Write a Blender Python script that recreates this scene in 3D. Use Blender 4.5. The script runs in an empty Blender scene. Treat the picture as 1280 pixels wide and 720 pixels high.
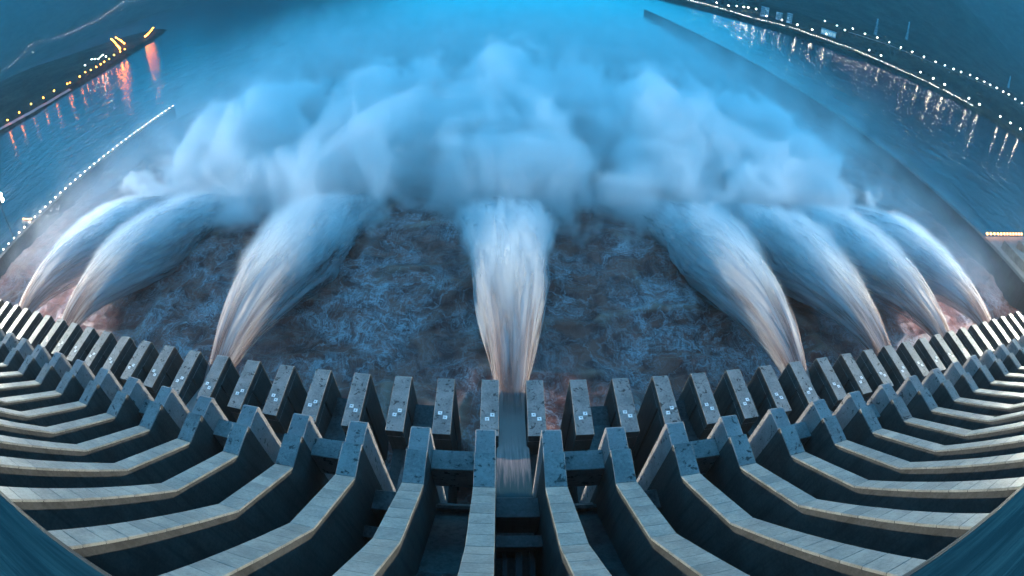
import bpy, bmesh, math, random
import numpy as np
from mathutils import Matrix, Vector

random.seed(7)
scene = bpy.context.scene
C = scene.collection

# ---------------------------------------------------------------- camera (fisheye lens, shifted crop)
FPX, CX, CY = 600.5, 649.1, 278.4                # focal length and optical centre in 1280x720 pixels
ROT = Matrix(((0.99912896, -0.01822761, -0.03753762),
              (-0.02179736, 0.53910655, -0.84195546),
              (0.03558361, 0.84204031, 0.53823966)))
EYE = Vector((-3.18, 0.0, 122.0))
cam = bpy.data.cameras.new('camera')
cam_ob = bpy.data.objects.new('camera', cam)
C.objects.link(cam_ob)
cam_ob.matrix_world = Matrix.Translation(EYE) @ ROT.to_4x4()
cam.type = 'PANO'
try:
    cam.panorama_type = 'FISHEYE_EQUISOLID'
    cam.fisheye_lens = FPX * 36 / 1280
    cam.fisheye_fov = math.radians(240)
except AttributeError:
    cam.cycles.panorama_type = 'FISHEYE_EQUISOLID'
    cam.cycles.fisheye_lens = FPX * 36 / 1280
    cam.cycles.fisheye_fov = math.radians(240)
cam.sensor_width = 36
cam.shift_x = -(CX - 640) / 1280
cam.shift_y = (CY - 360) / 720
cam.clip_start = 0.05
cam.clip_end = 60000
scene.camera = cam_ob

# ---------------------------------------------------------------- sky, dusk light, exposure
SUN_EL, SUN_AZ = math.radians(5.0), math.radians(178.0)     # the last light comes from upstream, behind the camera
SKY_STRENGTH = 0.15
SKY_LOW, SKY_HIGH = (0.0, 0.51, 1.0, 1), (0.10, 0.50, 1.0, 1)      # cyan near the horizon, violet-blue overhead
world = bpy.data.worlds.new('World')
scene.world = world
world.use_nodes = True
wn, wl = world.node_tree.nodes, world.node_tree.links
wn.clear()
sky = wn.new('ShaderNodeTexSky')
sky.sky_type = 'NISHITA'
sky.sun_disc = False
sky.sun_elevation = SUN_EL
sky.sun_rotation = SUN_AZ
sky.altitude = 200
sky.dust_density = 1.0
sky.ozone_density = 4.0
bw = wn.new('ShaderNodeRGBToBW')
tint = wn.new('ShaderNodeMix'); tint.data_type = 'RGBA'; tint.blend_type = 'MULTIPLY'
tint.inputs['Factor'].default_value = 1.0
wc = wn.new('ShaderNodeTexCoord'); wsep = wn.new('ShaderNodeSeparateXYZ'); wl.new(wc.outputs['Generated'], wsep.inputs[0])
wr = wn.new('ShaderNodeMapRange'); wr.interpolation_type = 'SMOOTHSTEP'; wr.inputs[1].default_value = 0.08; wr.inputs[2].default_value = 0.75
wl.new(wsep.outputs[2], wr.inputs[0])
hue = wn.new('ShaderNodeMix'); hue.data_type = 'RGBA'
hue.inputs['A'].default_value = SKY_LOW; hue.inputs['B'].default_value = SKY_HIGH
wl.new(wr.outputs[0], hue.inputs['Factor']); wl.new(hue.outputs['Result'], tint.inputs['B'])
bg = wn.new('ShaderNodeBackground'); bg.inputs['Strength'].default_value = SKY_STRENGTH
wo = wn.new('ShaderNodeOutputWorld')
pw_ = wn.new('ShaderNodeMath'); pw_.operation = 'POWER'; pw_.inputs[1].default_value = 0.6      # evenly veiled dusk sky
wl.new(sky.outputs[0], bw.inputs[0]); wl.new(bw.outputs[0], pw_.inputs[0]); wl.new(pw_.outputs[0], tint.inputs['A'])
wl.new(tint.outputs['Result'], bg.inputs['Color']); wl.new(bg.outputs[0], wo.inputs[0])

sun = bpy.data.lights.new('sun', 'SUN')
sun.energy = 0.03
sun.angle = math.radians(25)
sun.color = (0.12, 0.58, 1.0)
sun_ob = bpy.data.objects.new('sun', sun)
C.objects.link(sun_ob)
sun_dir = Vector((math.sin(SUN_AZ) * math.cos(SUN_EL), math.cos(SUN_AZ) * math.cos(SUN_EL), math.sin(SUN_EL)))
sun_ob.rotation_euler = (-sun_dir).to_track_quat('-Z', 'Y').to_euler()

vs = scene.view_settings
vs.view_transform = 'Standard'
vs.look = 'None'
vs.gamma = 1.0
vs.exposure = 3.6
vs.use_curve_mapping = False
scene.render.engine = 'CYCLES'
cy = scene.cycles
cy.use_denoising = True
cy.use_adaptive_sampling = True
cy.adaptive_threshold = 0.06
cy.max_bounces = 12
cy.diffuse_bounces = 2
cy.glossy_bounces = 2
cy.transmission_bounces = 2
cy.volume_bounces = 8
cy.transparent_max_bounces = 24
cy.volume_step_rate = 3.0
cy.volume_max_steps = 256
cy.sample_clamp_indirect = 4.0
cy.use_light_tree = True
cy.caustics_reflective = False
cy.caustics_refractive = False

# ---------------------------------------------------------------- helpers
def tag(o, label=None, cat=None, group=None, kind=None):
    if label: o['label'] = label
    if cat: o['category'] = cat
    if group: o['group'] = group
    if kind: o['kind'] = kind
    return o

def mesh(name, verts, faces, mats=(), smooth=False, midx=None):
    me = bpy.data.meshes.new(name)
    me.from_pydata([tuple(v) for v in verts], [], faces)
    for m in mats: me.materials.append(m)
    if midx is not None: me.polygons.foreach_set('material_index', midx)
    if smooth: me.polygons.foreach_set('use_smooth', [True] * len(me.polygons))
    me.update()
    return me

def obj(name, me, parent=None, loc=None, rot=None, scale=None):
    o = bpy.data.objects.new(name, me)
    C.objects.link(o)
    if parent is not None: o.parent = parent
    if loc is not None: o.location = loc
    if rot is not None: o.rotation_euler = rot
    if scale is not None: o.scale = scale
    return o

def empty(name, loc=(0, 0, 0)):
    o = bpy.data.objects.new(name, None)
    o.empty_display_size = 1
    C.objects.link(o)
    o.location = loc
    return o

def box_data(x0, x1, y0, y1, z0, z1, off=0):
    v = [(x0, y0, z0), (x1, y0, z0), (x1, y1, z0), (x0, y1, z0), (x0, y0, z1), (x1, y0, z1), (x1, y1, z1), (x0, y1, z1)]
    f = [(0, 3, 2, 1), (4, 5, 6, 7), (0, 1, 5, 4), (1, 2, 6, 5), (2, 3, 7, 6), (3, 0, 4, 7)]
    return v, [tuple(i + off for i in q) for q in f]

def boxes(name, specs, mats, bevel=0.0):
    V, F = [], []
    for s in specs:
        v, f = box_data(*s, off=len(V)); V += v; F += f
    me = mesh(name, V, F, mats)
    if bevel: bevel_mesh(me, bevel)
    return me

def bevel_mesh(me, w, seg=1):
    bm = bmesh.new(); bm.from_mesh(me)
    es = [e for e in bm.edges if len(e.link_faces) == 2 and e.calc_face_angle(0) > 0.3]
    bmesh.ops.bevel(bm, geom=es, offset=w, segments=seg, affect='EDGES', profile=0.6, clamp_overlap=True)
    bm.to_mesh(me); bm.free()

def extrude_x(name, prof, x0, x1, mats, bevel=0.0):
    """closed YZ outline (clockwise seen from +X or not, fixed by recalc) swept along X"""
    n = len(prof)
    V = [(x0, y, z) for y, z in prof] + [(x1, y, z) for y, z in prof]
    F = [tuple(range(n)), tuple(range(2 * n - 1, n - 1, -1))]
    F += [(i, i + n, (i + 1) % n + n, (i + 1) % n) for i in range(n)]
    me = mesh(name, V, F, mats)
    bm = bmesh.new(); bm.from_mesh(me)
    bmesh.ops.recalc_face_normals(bm, faces=bm.faces)
    bm.to_mesh(me); bm.free()
    if bevel: bevel_mesh(me, bevel)
    return me

def ray(px, py):
    dx, dy = px - CX, py - CY
    r = math.hypot(dx, dy)
    th = 2 * math.asin(min(1, r / (2 * FPX)))
    s = math.sin(th) / max(r, 1e-9)
    return (ROT @ Vector((dx * s, -dy * s, -math.cos(th)))).normalized()

def on_height(px, py, hf, lift=0.0, t0=300.0, t1=9000.0, step=4.0):
    """first point along the pixel's ray that is at the terrain height + lift"""
    d = ray(px, py)
    for ts in (np.arange(t0, t1, step * 8), None):
        if ts is None: ts = np.arange(tc - step * 9, tc + step, step / 4)
        h = np.asarray(hf(EYE.x + d.x * ts, EYE.y + d.y * ts))
        k = np.nonzero((h > 0) & (EYE.z + d.z * ts <= h + lift))[0]
        if not len(k): return None
        tc = ts[k[0]]
    return Vector((EYE.x + d.x * tc, EYE.y + d.y * tc, float(h[k[0]])))

# value noise in numpy
_rng = np.random.default_rng(11)
_tab = _rng.random((256, 256))
def vnoise(x, y, seed=0):
    x = x + seed * 37.7; y = y + seed * 91.3
    xi = np.floor(x).astype(int); yi = np.floor(y).astype(int)
    fx = x - xi; fy = y - yi
    fx = fx * fx * fx * (fx * (fx * 6 - 15) + 10); fy = fy * fy * fy * (fy * (fy * 6 - 15) + 10)
    g = lambda a, b: _tab[a & 255, b & 255]
    return (g(xi, yi) * (1 - fx) + g(xi + 1, yi) * fx) * (1 - fy) + (g(xi, yi + 1) * (1 - fx) + g(xi + 1, yi + 1) * fx) * fy
def fbm(x, y, octs=4, seed=0, gain=0.5):
    a, s, t = 1.0, 0.0, 0.0
    for i in range(octs):
        s = s + a * vnoise(x * 2 ** i, y * 2 ** i, seed + i * 3); t += a; a *= gain
    return s / t
def ridged(x, y, octs=3, seed=0):
    a, s, t = 1.0, 0.0, 0.0
    for i in range(octs):
        n = 1 - np.abs(2 * vnoise(x * 2 ** i, y * 2 ** i, seed + i * 5) - 1)
        s = s + a * n * n; t += a; a *= 0.5
    return s / t
def sstep(a, b, x):
    t = np.clip((x - a) / (b - a), 0, 1)
    return t * t * (3 - 2 * t)

def grid_mesh(name, xs, ys, Z, mats, smooth=True):
    nx, ny = len(xs), len(ys)
    X, Y = np.meshgrid(xs, ys, indexing='ij')
    V = np.stack([X, Y, Z], -1).reshape(-1, 3)
    i = np.arange(nx - 1)[:, None] * ny + np.arange(ny - 1)[None]
    F = np.stack([i, i + ny, i + ny + 1, i + 1], -1).reshape(-1, 4)
    me = bpy.data.meshes.new(name)
    me.vertices.add(len(V)); me.vertices.foreach_set('co', V.astype(np.float32).ravel())
    me.loops.add(F.size); me.loops.foreach_set('vertex_index', F.astype(np.int32).ravel())
    me.polygons.add(len(F)); me.polygons.foreach_set('loop_start', np.arange(0, F.size, 4, dtype=np.int32))
    me.update(calc_edges=True)
    if smooth: me.polygons.foreach_set('use_smooth', np.ones(len(F), bool))
    for m in mats: me.materials.append(m)
    return me

# ---------------------------------------------------------------- material node helpers
class NT:
    def __init__(self, tree): self.t = tree; self.n = tree.nodes; self.l = tree.links
    def new(self, kind, **kw):
        nd = self.n.new(kind)
        for k, v in kw.items(): setattr(nd, k, v)
        return nd
    def put(self, sock, v):
        if hasattr(v, 'is_linked') or isinstance(v, bpy.types.NodeSocket): self.l.new(v, sock)
        else: sock.default_value = v
    def math(self, op, a, b=None, c=None, clamp=False):
        nd = self.n.new('ShaderNodeMath'); nd.operation = op; nd.use_clamp = clamp
        for i, v in enumerate((a, b, c)):
            if v is not None: self.put(nd.inputs[i], v)
        return nd.outputs[0]
    def vmath(self, op, a, b=None):
        nd = self.n.new('ShaderNodeVectorMath'); nd.operation = op
        self.put(nd.inputs[0], a)
        if b is not None: self.put(nd.inputs[1], b)
        return nd.outputs[0]
    def noise(self, vec, scale, detail=3, rough=0.5, dist=0.0, out=0):
        nd = self.n.new('ShaderNodeTexNoise'); nd.noise_dimensions = '3D'
        if vec is not None: self.put(nd.inputs['Vector'], vec)
        self.put(nd.inputs['Scale'], scale); self.put(nd.inputs['Detail'], detail)
        self.put(nd.inputs['Roughness'], rough); self.put(nd.inputs['Distortion'], dist)
        return nd.outputs[out]
    def rng(self, v, a, b, c=0.0, d=1.0, kind='SMOOTHSTEP'):
        nd = self.n.new('ShaderNodeMapRange'); nd.interpolation_type = kind
        self.put(nd.inputs[0], v)
        for i, x in enumerate((a, b, c, d)): self.put(nd.inputs[i + 1], x)
        return nd.outputs[0]
    def mixc(self, f, a, b, blend='MIX'):
        nd = self.n.new('ShaderNodeMix'); nd.data_type = 'RGBA'; nd.blend_type = blend
        self.put(nd.inputs['Factor'], f); self.put(nd.inputs['A'], a); self.put(nd.inputs['B'], b)
        return nd.outputs['Result']
    def mapping(self, vec, scale=(1, 1, 1), loc=(0, 0, 0), rot=(0, 0, 0)):
        if self.t.type == 'GEOMETRY':
            return self.vmath('ADD', self.vmath('MULTIPLY', vec, scale), loc)
        nd = self.n.new('ShaderNodeMapping')
        self.put(nd.inputs['Vector'], vec)
        nd.inputs['Scale'].default_value = scale; nd.inputs['Location'].default_value = loc; nd.inputs['Rotation'].default_value = rot
        return nd.outputs[0]
    def bump(self, h, strength=0.3, dist=0.1):
        nd = self.n.new('ShaderNodeBump'); nd.inputs['Strength'].default_value = strength; nd.inputs['Distance'].default_value = dist
        self.put(nd.inputs['Height'], h)
        return nd.outputs[0]

def rgb(r, g, b): return (r, g, b, 1)

def material(name):
    m = bpy.data.materials.new(name); m.use_nodes = True
    nt = NT(m.node_tree)
    b = nt.n['Principled BSDF']
    return m, nt, b

def concrete(name, lo, hi, stain=0.5, rough=0.75, stain_thr=(0.60, 0.68), streak=0.0, sheen=0.5, specks=True):
    m, nt, b = material(name)
    g = nt.new('ShaderNodeNewGeometry').outputs['Position']
    rnd = nt.new('ShaderNodeObjectInfo').outputs['Random']
    off = nt.new('ShaderNodeCombineXYZ'); nt.put(off.inputs[0], nt.math('MULTIPLY', rnd, 90.0)); nt.put(off.inputs[1], nt.math('MULTIPLY', rnd, 37.0))
    p = nt.vmath('ADD', g, off.outputs[0])
    big = nt.noise(p, 0.22, 4, 0.6)
    fine = nt.noise(p, 2.2, 5, 0.65)
    col = nt.mixc(nt.rng(nt.math('ADD', nt.math('MULTIPLY', big, 0.6), nt.math('MULTIPLY', fine, 0.4)), 0.32, 0.68), rgb(*lo), rgb(*hi))
    tintr = nt.mixc(nt.rng(rnd, 0, 1, 0.0, 0.35, 'LINEAR'), rgb(1, 1, 1), rgb(0.72, 0.74, 0.78))
    col = nt.mixc(1.0, col, tintr, 'MULTIPLY')
    if streak:
        st = nt.noise(nt.mapping(p, (0.9, 0.9, 0.05)), 1.0, 4, 0.6)
        col = nt.mixc(nt.math('MULTIPLY', nt.rng(st, 0.45, 0.7), streak), col, rgb(lo[0] * .35, lo[1] * .35, lo[2] * .38))
    if stain:
        s1 = nt.noise(p, 0.75, 5, 0.62, 0.4)
        mask = nt.rng(s1, *stain_thr)
        mask = nt.math('MULTIPLY', mask, stain)
        col = nt.mixc(mask, col, rgb(0.018, 0.018, 0.018))
    if specks:
        s2 = nt.noise(p, 5.0, 2, 0.5)
        col = nt.mixc(nt.math('MULTIPLY', nt.rng(s2, 0.66, 0.72), 0.6 * max(stain, 0.3)), col, rgb(0.03, 0.03, 0.03))
    nt.put(b.inputs['Base Color'], col)
    nt.put(b.inputs['Roughness'], nt.rng(big, 0.3, 0.7, rough - 0.12, rough + 0.08))
    b.inputs['Specular IOR Level'].default_value = sheen
    nt.put(b.inputs['Normal'], nt.bump(nt.math('ADD', fine, nt.math('MULTIPLY', big, 2.0)), 0.5, 0.06))
    return m

def plain(name, col, rough=0.6, metal=0.0):
    m, nt, b = material(name)
    p = nt.new('ShaderNodeNewGeometry').outputs['Position']
    n = nt.noise(p, 1.3, 4, 0.6)
    nt.put(b.inputs['Base Color'], nt.mixc(nt.rng(n, 0.3, 0.7), rgb(*[c * 0.7 for c in col]), rgb(*[min(1, c * 1.15) for c in col])))
    b.inputs['Roughness'].default_value = rough; b.inputs['Metallic'].default_value = metal
    return m

def emit(name, col, strength):
    m = bpy.data.materials.new(name); m.use_nodes = True
    nt = NT(m.node_tree); nt.n.clear()
    e = nt.new('ShaderNodeEmission'); e.inputs[0].default_value = rgb(*col); e.inputs[1].default_value = strength
    o = nt.new('ShaderNodeOutputMaterial'); nt.l.new(e.outputs[0], o.inputs[0])
    return m

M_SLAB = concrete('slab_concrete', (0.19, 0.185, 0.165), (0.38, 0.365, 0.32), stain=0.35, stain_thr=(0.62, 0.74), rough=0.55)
M_WALL = concrete('wall_concrete', (0.03, 0.03, 0.03), (0.08, 0.079, 0.075), stain=0.25, streak=0.5, stain_thr=(0.6, 0.8))  # shade in the gaps between walls is deepened through this dark base colour
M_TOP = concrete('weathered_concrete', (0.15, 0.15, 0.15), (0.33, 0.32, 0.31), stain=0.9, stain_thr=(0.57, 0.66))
M_END = concrete('end_block_concrete', (0.22, 0.20, 0.20), (0.38, 0.34, 0.33), stain=0.85, stain_thr=(0.58, 0.67))
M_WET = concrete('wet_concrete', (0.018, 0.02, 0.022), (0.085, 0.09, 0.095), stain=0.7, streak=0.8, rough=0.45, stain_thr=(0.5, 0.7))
M_DARKWALL = concrete('dark_wall_concrete', (0.022, 0.028, 0.03), (0.06, 0.068, 0.07), stain=0.4, streak=0.6, stain_thr=(0.55, 0.75))
M_STEEL = plain('dark_steel', (0.03, 0.035, 0.04), 0.4, 0.6)

# ---------------------------------------------------------------- river and plunge pool
def water_nodes(nt, b, col, rough, bumps):
    p = nt.new('ShaderNodeNewGeometry').outputs['Position']
    h = None
    for scale, stretch, amp in bumps:
        n = nt.math('MULTIPLY', nt.noise(nt.mapping(p, stretch), scale, 3, 0.55), amp)
        h = n if h is None else nt.math('ADD', h, n)
    nt.put(b.inputs['Base Color'], rgb(*col))
    b.inputs['Roughness'].default_value = rough
    b.inputs['IOR'].default_value = 1.33
    nt.put(b.inputs['Normal'], nt.bump(h, 1.0, 1.0))
RIVER = ((0.010, 0.040, 0.055), 0.14, [(0.035, (1, 0.6, 1), 1.6), (0.16, (1, 0.5, 1), 0.55), (0.6, (1, 0.6, 1), 0.12)])
M_RIVER, nt, b = material('river_water')
water_nodes(nt, b, *RIVER)
xs = np.concatenate([np.linspace(-7800, -1200, 12), np.linspace(-1000, 1800, 24), np.linspace(2200, 7800, 10)])
ys = np.concatenate([np.linspace(-300, 2500, 24), np.linspace(2900, 7800, 10)])
river = tag(obj('river', grid_mesh('river', xs, ys, np.full((len(xs), len(ys)), -1.2), [M_RIVER])), kind='structure')

def pool_height(X, Y):
    turb = (1 - sstep(230, 480, Y)) * sstep(38, 60, Y)
    wx = X + 14 * (fbm(X / 40, Y / 40, 3, 5) - 0.5); wy = Y + 14 * (fbm(X / 40, Y / 40, 3, 9) - 0.5)
    z = 5.2 * (ridged(wx / 46, wy / 30, 3, 1) - 0.45)
    z = z + 1.6 * (ridged(wx / 15, wy / 11, 3, 2) - 0.45)
    z = z + 0.55 * (fbm(wx / 3.6, wy / 3.6, 3, 4) - 0.5)
    return np.maximum(z * turb + 1.0, -0.8) - 3.0 * sstep(380, 520, Y)
xs = np.linspace(-321.6, 316.6, 630)
ys = np.concatenate([np.linspace(34, 210, 300), np.linspace(211, 530, 130)])
X, Y = np.meshgrid(xs, ys, indexing='ij')
Zp = pool_height(X, Y)
m, nt, b = material('churning_water')
p = nt.new('ShaderNodeNewGeometry').outputs['Position']
warp = nt.vmath('MULTIPLY', nt.vmath('SUBTRACT', nt.noise(p, 0.05, 3, 0.5, 0, 1), (0.5, 0.5, 0.5)), (22, 22, 0))
pw = nt.vmath('ADD', p, warp)
pf = nt.vmath('ADD', p, nt.vmath('MULTIPLY', nt.vmath('SUBTRACT', nt.noise(p, 0.022, 2, 0.5, 0, 1), (0.5, 0.5, 0.5)), (30, 30, 0)))
fib1 = nt.noise(nt.mapping(pf, (1.9, 0.07, 0.3), rot=(0, 0, 0.45)), 1.0, 4, 0.6, 0.3)
fib2 = nt.noise(nt.mapping(pf, (2.1, 0.08, 0.3), rot=(0, 0, -0.45)), 1.0, 4, 0.6, 0.3)
patch = nt.noise(pw, 0.055, 5, 0.6)
swirl = nt.noise(pw, 0.32, 6, 0.72, 1.2)
fib = nt.math('MULTIPLY', nt.math('ADD', fib1, fib2), 0.5)
def vein(n_, w): return nt.rng(nt.math('ABSOLUTE', nt.math('SUBTRACT', n_, 0.5)), w, 0.0)
w2 = nt.vmath('ADD', pw, nt.vmath('MULTIPLY', nt.vmath('SUBTRACT', nt.noise(p, 0.3, 4, 0.6, 0, 1), (0.5, 0.5, 0.5)), (5, 5, 0)))
v1_ = vein(nt.noise(w2, 0.075, 4, 0.55), 0.035)
v2_ = vein(nt.noise(w2, 0.22, 4, 0.6), 0.04)
froth = nt.noise(w2, 0.9, 6, 0.75)
cloud = nt.math('MULTIPLY', nt.rng(patch, 0.42, 0.66), nt.rng(nt.math('ADD', nt.math('MULTIPLY', froth, 0.6), nt.math('MULTIPLY', fib, 0.4)), 0.38, 0.64))
foam = nt.math('ADD', nt.math('MULTIPLY', cloud, 0.9), nt.math('ADD', nt.math('MULTIPLY', nt.math('MULTIPLY', v1_, nt.rng(froth, 0.35, 0.6)), 0.55),
               nt.math('MULTIPLY', nt.math('MULTIPLY', v2_, nt.rng(patch, 0.3, 0.6)), 0.45)), clamp=True)
foam = nt.math('ADD', foam, nt.math('MULTIPLY', nt.rng(fib, 0.5, 0.7), 0.16), clamp=True)
broad = nt.noise(pw, 0.02, 3, 0.55)
foam = nt.math('MULTIPLY', foam, nt.rng(broad, 0.36, 0.60, 0.3, 1.2), clamp=True)
sep = nt.new('ShaderNodeSeparateXYZ'); nt.put(sep.inputs[0], p)
mud = nt.mixc(nt.rng(nt.noise(pw, 0.12, 4, 0.6), 0.35, 0.65), rgb(0.15, 0.045, 0.036), rgb(0.36, 0.12, 0.085))
mud = nt.mixc(nt.rng(sep.outputs[2], 1.8, 3.4), mud, rgb(0.42, 0.22, 0.16))
dist = nt.rng(nt.math('ADD', sep.outputs[1], nt.math('MULTIPLY', patch, 120.0)), 290, 470)
colr = nt.mixc(nt.math('MULTIPLY', foam, 0.85), mud, rgb(0.60, 0.54, 0.56))
nt.put(b.inputs['Base Color'], colr)
nt.put(b.inputs['Roughness'], nt.rng(foam, 0, 1, 0.30, 0.75))
b.inputs['IOR'].default_value = 1.33
nt.put(b.inputs['Normal'], nt.bump(nt.math('ADD', froth, swirl), 0.5, 0.6))
calm = nt.new('ShaderNodeBsdfPrincipled'); water_nodes(nt, calm, *RIVER)
mx = nt.new('ShaderNodeMixShader'); nt.put(mx.inputs[0], dist)
nt.l.new(b.outputs[0], mx.inputs[1]); nt.l.new(calm.outputs[0], mx.inputs[2]); nt.l.new(mx.outputs[0], nt.n['Material Output'].inputs[0])
M_POOL = m
tag(obj('plunge_pool', grid_mesh('plunge_pool', xs, ys, Zp, [M_POOL])), kind='structure')

# ---------------------------------------------------------------- terrain: island, right bank, hills
ISLE = np.array([(-1000, 330), (-930, 470), (-885, 545), (-885, 660), (-930, 880), (-1045, 1150), (-1190, 1390), (-1280, 1455), (-1400, 1500), (-1700, 1560), (-2300, 1620), (-3300, 1640), (-3300, 250), (-1400, 230)], float)
def poly_sd(X, Y, poly):
    d = np.full(np.shape(X), 1e9); ins = np.zeros(np.shape(X), bool)
    n = len(poly)
    for i in range(n):
        ax, ay = poly[i]; bx, by = poly[(i + 1) % n]
        ex, ey = bx - ax, by - ay
        t = np.clip(((X - ax) * ex + (Y - ay) * ey) / (ex * ex + ey * ey), 0, 1)
        d = np.minimum(d, np.hypot(X - ax - t * ex, Y - ay - t * ey))
        c = (ay > Y) != (by > Y)
        xx = ax + (Y - ay) / (ey if abs(ey) > 1e-9 else 1e-9) * ex
        ins ^= c & (X < xx)
    return np.where(ins, d, -d)
def isle_h(X, Y):
    X = np.asarray(X, float); Y = np.asarray(Y, float)
    s = poly_sd(X, Y, ISLE)
    h = 9 * sstep(0, 16, s) + 4 * sstep(20, 90, s) + 46 * sstep(60, 650, s)
    h = h + (fbm(X / 160, Y / 160, 4, 3) - 0.4) * 14 * sstep(40, 260, s)
    return np.where(s > 0, h, -6)
BANK = [(300, 2600), (420, 1980), (560, 1560), (720, 1310), (900, 1130), (1060, 990), (1190, 860), (1300, 730), (1370, 600), (1400, 420), (1400, -250)]
BANKP = np.array(BANK + [(1400, -9000), (24000, -9000), (24000, 24000), (300, 24000)], float)
def bank_h(X, Y):
    X = np.asarray(X, float); Y = np.asarray(Y, float)
    s = poly_sd(X, Y, BANKP)
    h = 11 * sstep(0, 22, s) + 3 * sstep(30, 80, s) + 48 * sstep(110, 420, s)
    r = fbm(X / 900, Y / 900, 5, 8, 0.5)
    az = np.degrees(np.arctan2(X, np.maximum(Y, 1)))
    h = h + sstep(450, 2600, s) * (430 + 420 * (r - 0.35)) * (0.30 + 0.95 * np.exp(-((az - 40) / 17.0) ** 2))
    h = h + sstep(2600, 4500, s) * (900 + 400 * (r - 0.4)) * sstep(20, 50, az)
    h = h + (fbm(X / 120, Y / 120, 4, 4) - 0.5) * 12 * sstep(90, 500, s)
    return np.where(s > 0, h, -6)
def far_h(X, Y):
    X = np.asarray(X, float); Y = np.asarray(Y, float)
    s = np.hypot(X, Y) - 4100 + 220 * np.sin(X / 600.0)
    h = 20 * sstep(0, 60, s) + sstep(100, 2300, s) * (820 + 900 * (fbm(X / 1100, Y / 1100, 5, 6) - 0.35)) * sstep(-500, -3000, X)
    return np.where(s > 0, h, -6)

def land_mat(name, dark, light):
    m, nt, b = material(name)
    p = nt.new('ShaderNodeNewGeometry').outputs['Position']
    n = nt.math('ADD', nt.math('MULTIPLY', nt.noise(p, 0.012, 5, 0.6), 0.5), nt.math('MULTIPLY', nt.noise(p, 0.09, 5, 0.7), 0.5))
    nt.put(b.inputs['Base Color'], nt.mixc(nt.rng(n, 0.38, 0.64), rgb(*dark), rgb(*light)))
    b.inputs['Roughness'].default_value = 0.95; b.inputs['Specular IOR Level'].default_value = 0.1
    nt.put(b.inputs['Normal'], nt.bump(nt.noise(p, 0.15, 5, 0.7), 1.0, 4.0))
    return m
M_LAND = land_mat('wooded_ground', (0.010, 0.018, 0.014), (0.045, 0.055, 0.04))
xs = np.linspace(-3330, -860, 190); ys = np.linspace(220, 1660, 130)
X, Y = np.meshgrid(xs, ys, indexing='ij')
tag(obj('island', grid_mesh('island', xs, ys, isle_h(X, Y), [M_LAND])), kind='structure')
xs = np.concatenate([np.linspace(280, 1900, 180), np.linspace(1930, 7400, 110)])
ys = np.concatenate([np.linspace(-240, 2700, 220), np.linspace(2750, 7400, 80)])
X, Y = np.meshgrid(xs, ys, indexing='ij')
tag(obj('hillside', grid_mesh('river_bank', xs, ys, bank_h(X, Y), [M_LAND])), kind='structure')
xs = np.linspace(-7600, 250, 170); ys = np.linspace(300, 7600, 150)
X, Y = np.meshgrid(xs, ys, indexing='ij')
tag(obj('far_hills', grid_mesh('far_hills', xs, ys, far_h(X, Y), [M_LAND])), kind='structure')

# ---------------------------------------------------------------- the dam
P = 10.5
KS = [i + 0.5 for i in range(-23, 23)]            # guide walls and piers stand at k * P
JETS = [0, 8, 12, 16, 20, -8, -16, -20]
UW, LW = 3.2, 4.05                                  # wall and pier widths
TOP = [(-8.0, 104.6), (17.3, 68.6), (31.0, 56.7), (37.2, 56.7)]
dam = empty('spillway_dam')
tag(dam, 'long concrete spillway dam with ribs of sloping guide walls and stepped piers', 'dam')

SLAB_T = 0.35
def lower(pts, d): return [(y, z - d) for y, z in pts]
prof = lower(TOP, SLAB_T) + [(37.2, 3.0), (26.0, 3.0), (-8.0, 60.0)]
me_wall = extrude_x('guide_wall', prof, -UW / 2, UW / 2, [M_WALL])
me_end = extrude_x('end_block', [(37.2, 55.9), (41.9, 55.9), (42.4, 55.4), (42.4, 3.0), (37.203, 3.0)], -UW / 2 + 0.003, UW / 2 - 0.003, [M_END], 0.08)
# coping slabs on the sloping top
slab_runs = [((-8.0, 104.6), (17.3, 68.6), 14), ((17.3, 68.6), (31.0, 56.7), 6), ((31.0, 56.7), (37.2, 56.7), 1)]
slab_defs = []
for (a, b_, n) in slab_runs:
    L = math.hypot(b_[0] - a[0], b_[1] - a[1]); ang = math.atan2(b_[1] - a[1], b_[0] - a[0])
    l = L / n
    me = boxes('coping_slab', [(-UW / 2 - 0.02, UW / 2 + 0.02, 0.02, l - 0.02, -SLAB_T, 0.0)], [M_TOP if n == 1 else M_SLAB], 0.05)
    for i in range(n):
        t = i / n
        slab_defs.append((me, (0, a[0] + (b_[0] - a[0]) * t, a[1] + (b_[1] - a[1]) * t), ang))
V, F = [], []
for me, loc, ang in slab_defs:                     # far walls: the same slabs in one strip
    for v in me.vertices:
        pass
def strip_mesh():
    bm = bmesh.new()
    for me, loc, ang in slab_defs:
        tmp = bmesh.new(); tmp.from_mesh(me)
        tmp.transform(Matrix.Translation(loc) @ Matrix.Rotation(ang, 4, 'X'))
        if me.materials[0] is M_TOP:
            for f in tmp.faces: f.material_index = 1
        t = bpy.data.meshes.new('tmp'); tmp.to_mesh(t); bm.from_mesh(t); tmp.free(); bpy.data.meshes.remove(t)
    me = bpy.data.meshes.new('coping'); bm.to_mesh(me); bm.free()
    me.materials.append(M_SLAB); me.materials.append(M_TOP)
    return me
me_strip = strip_mesh()

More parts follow.
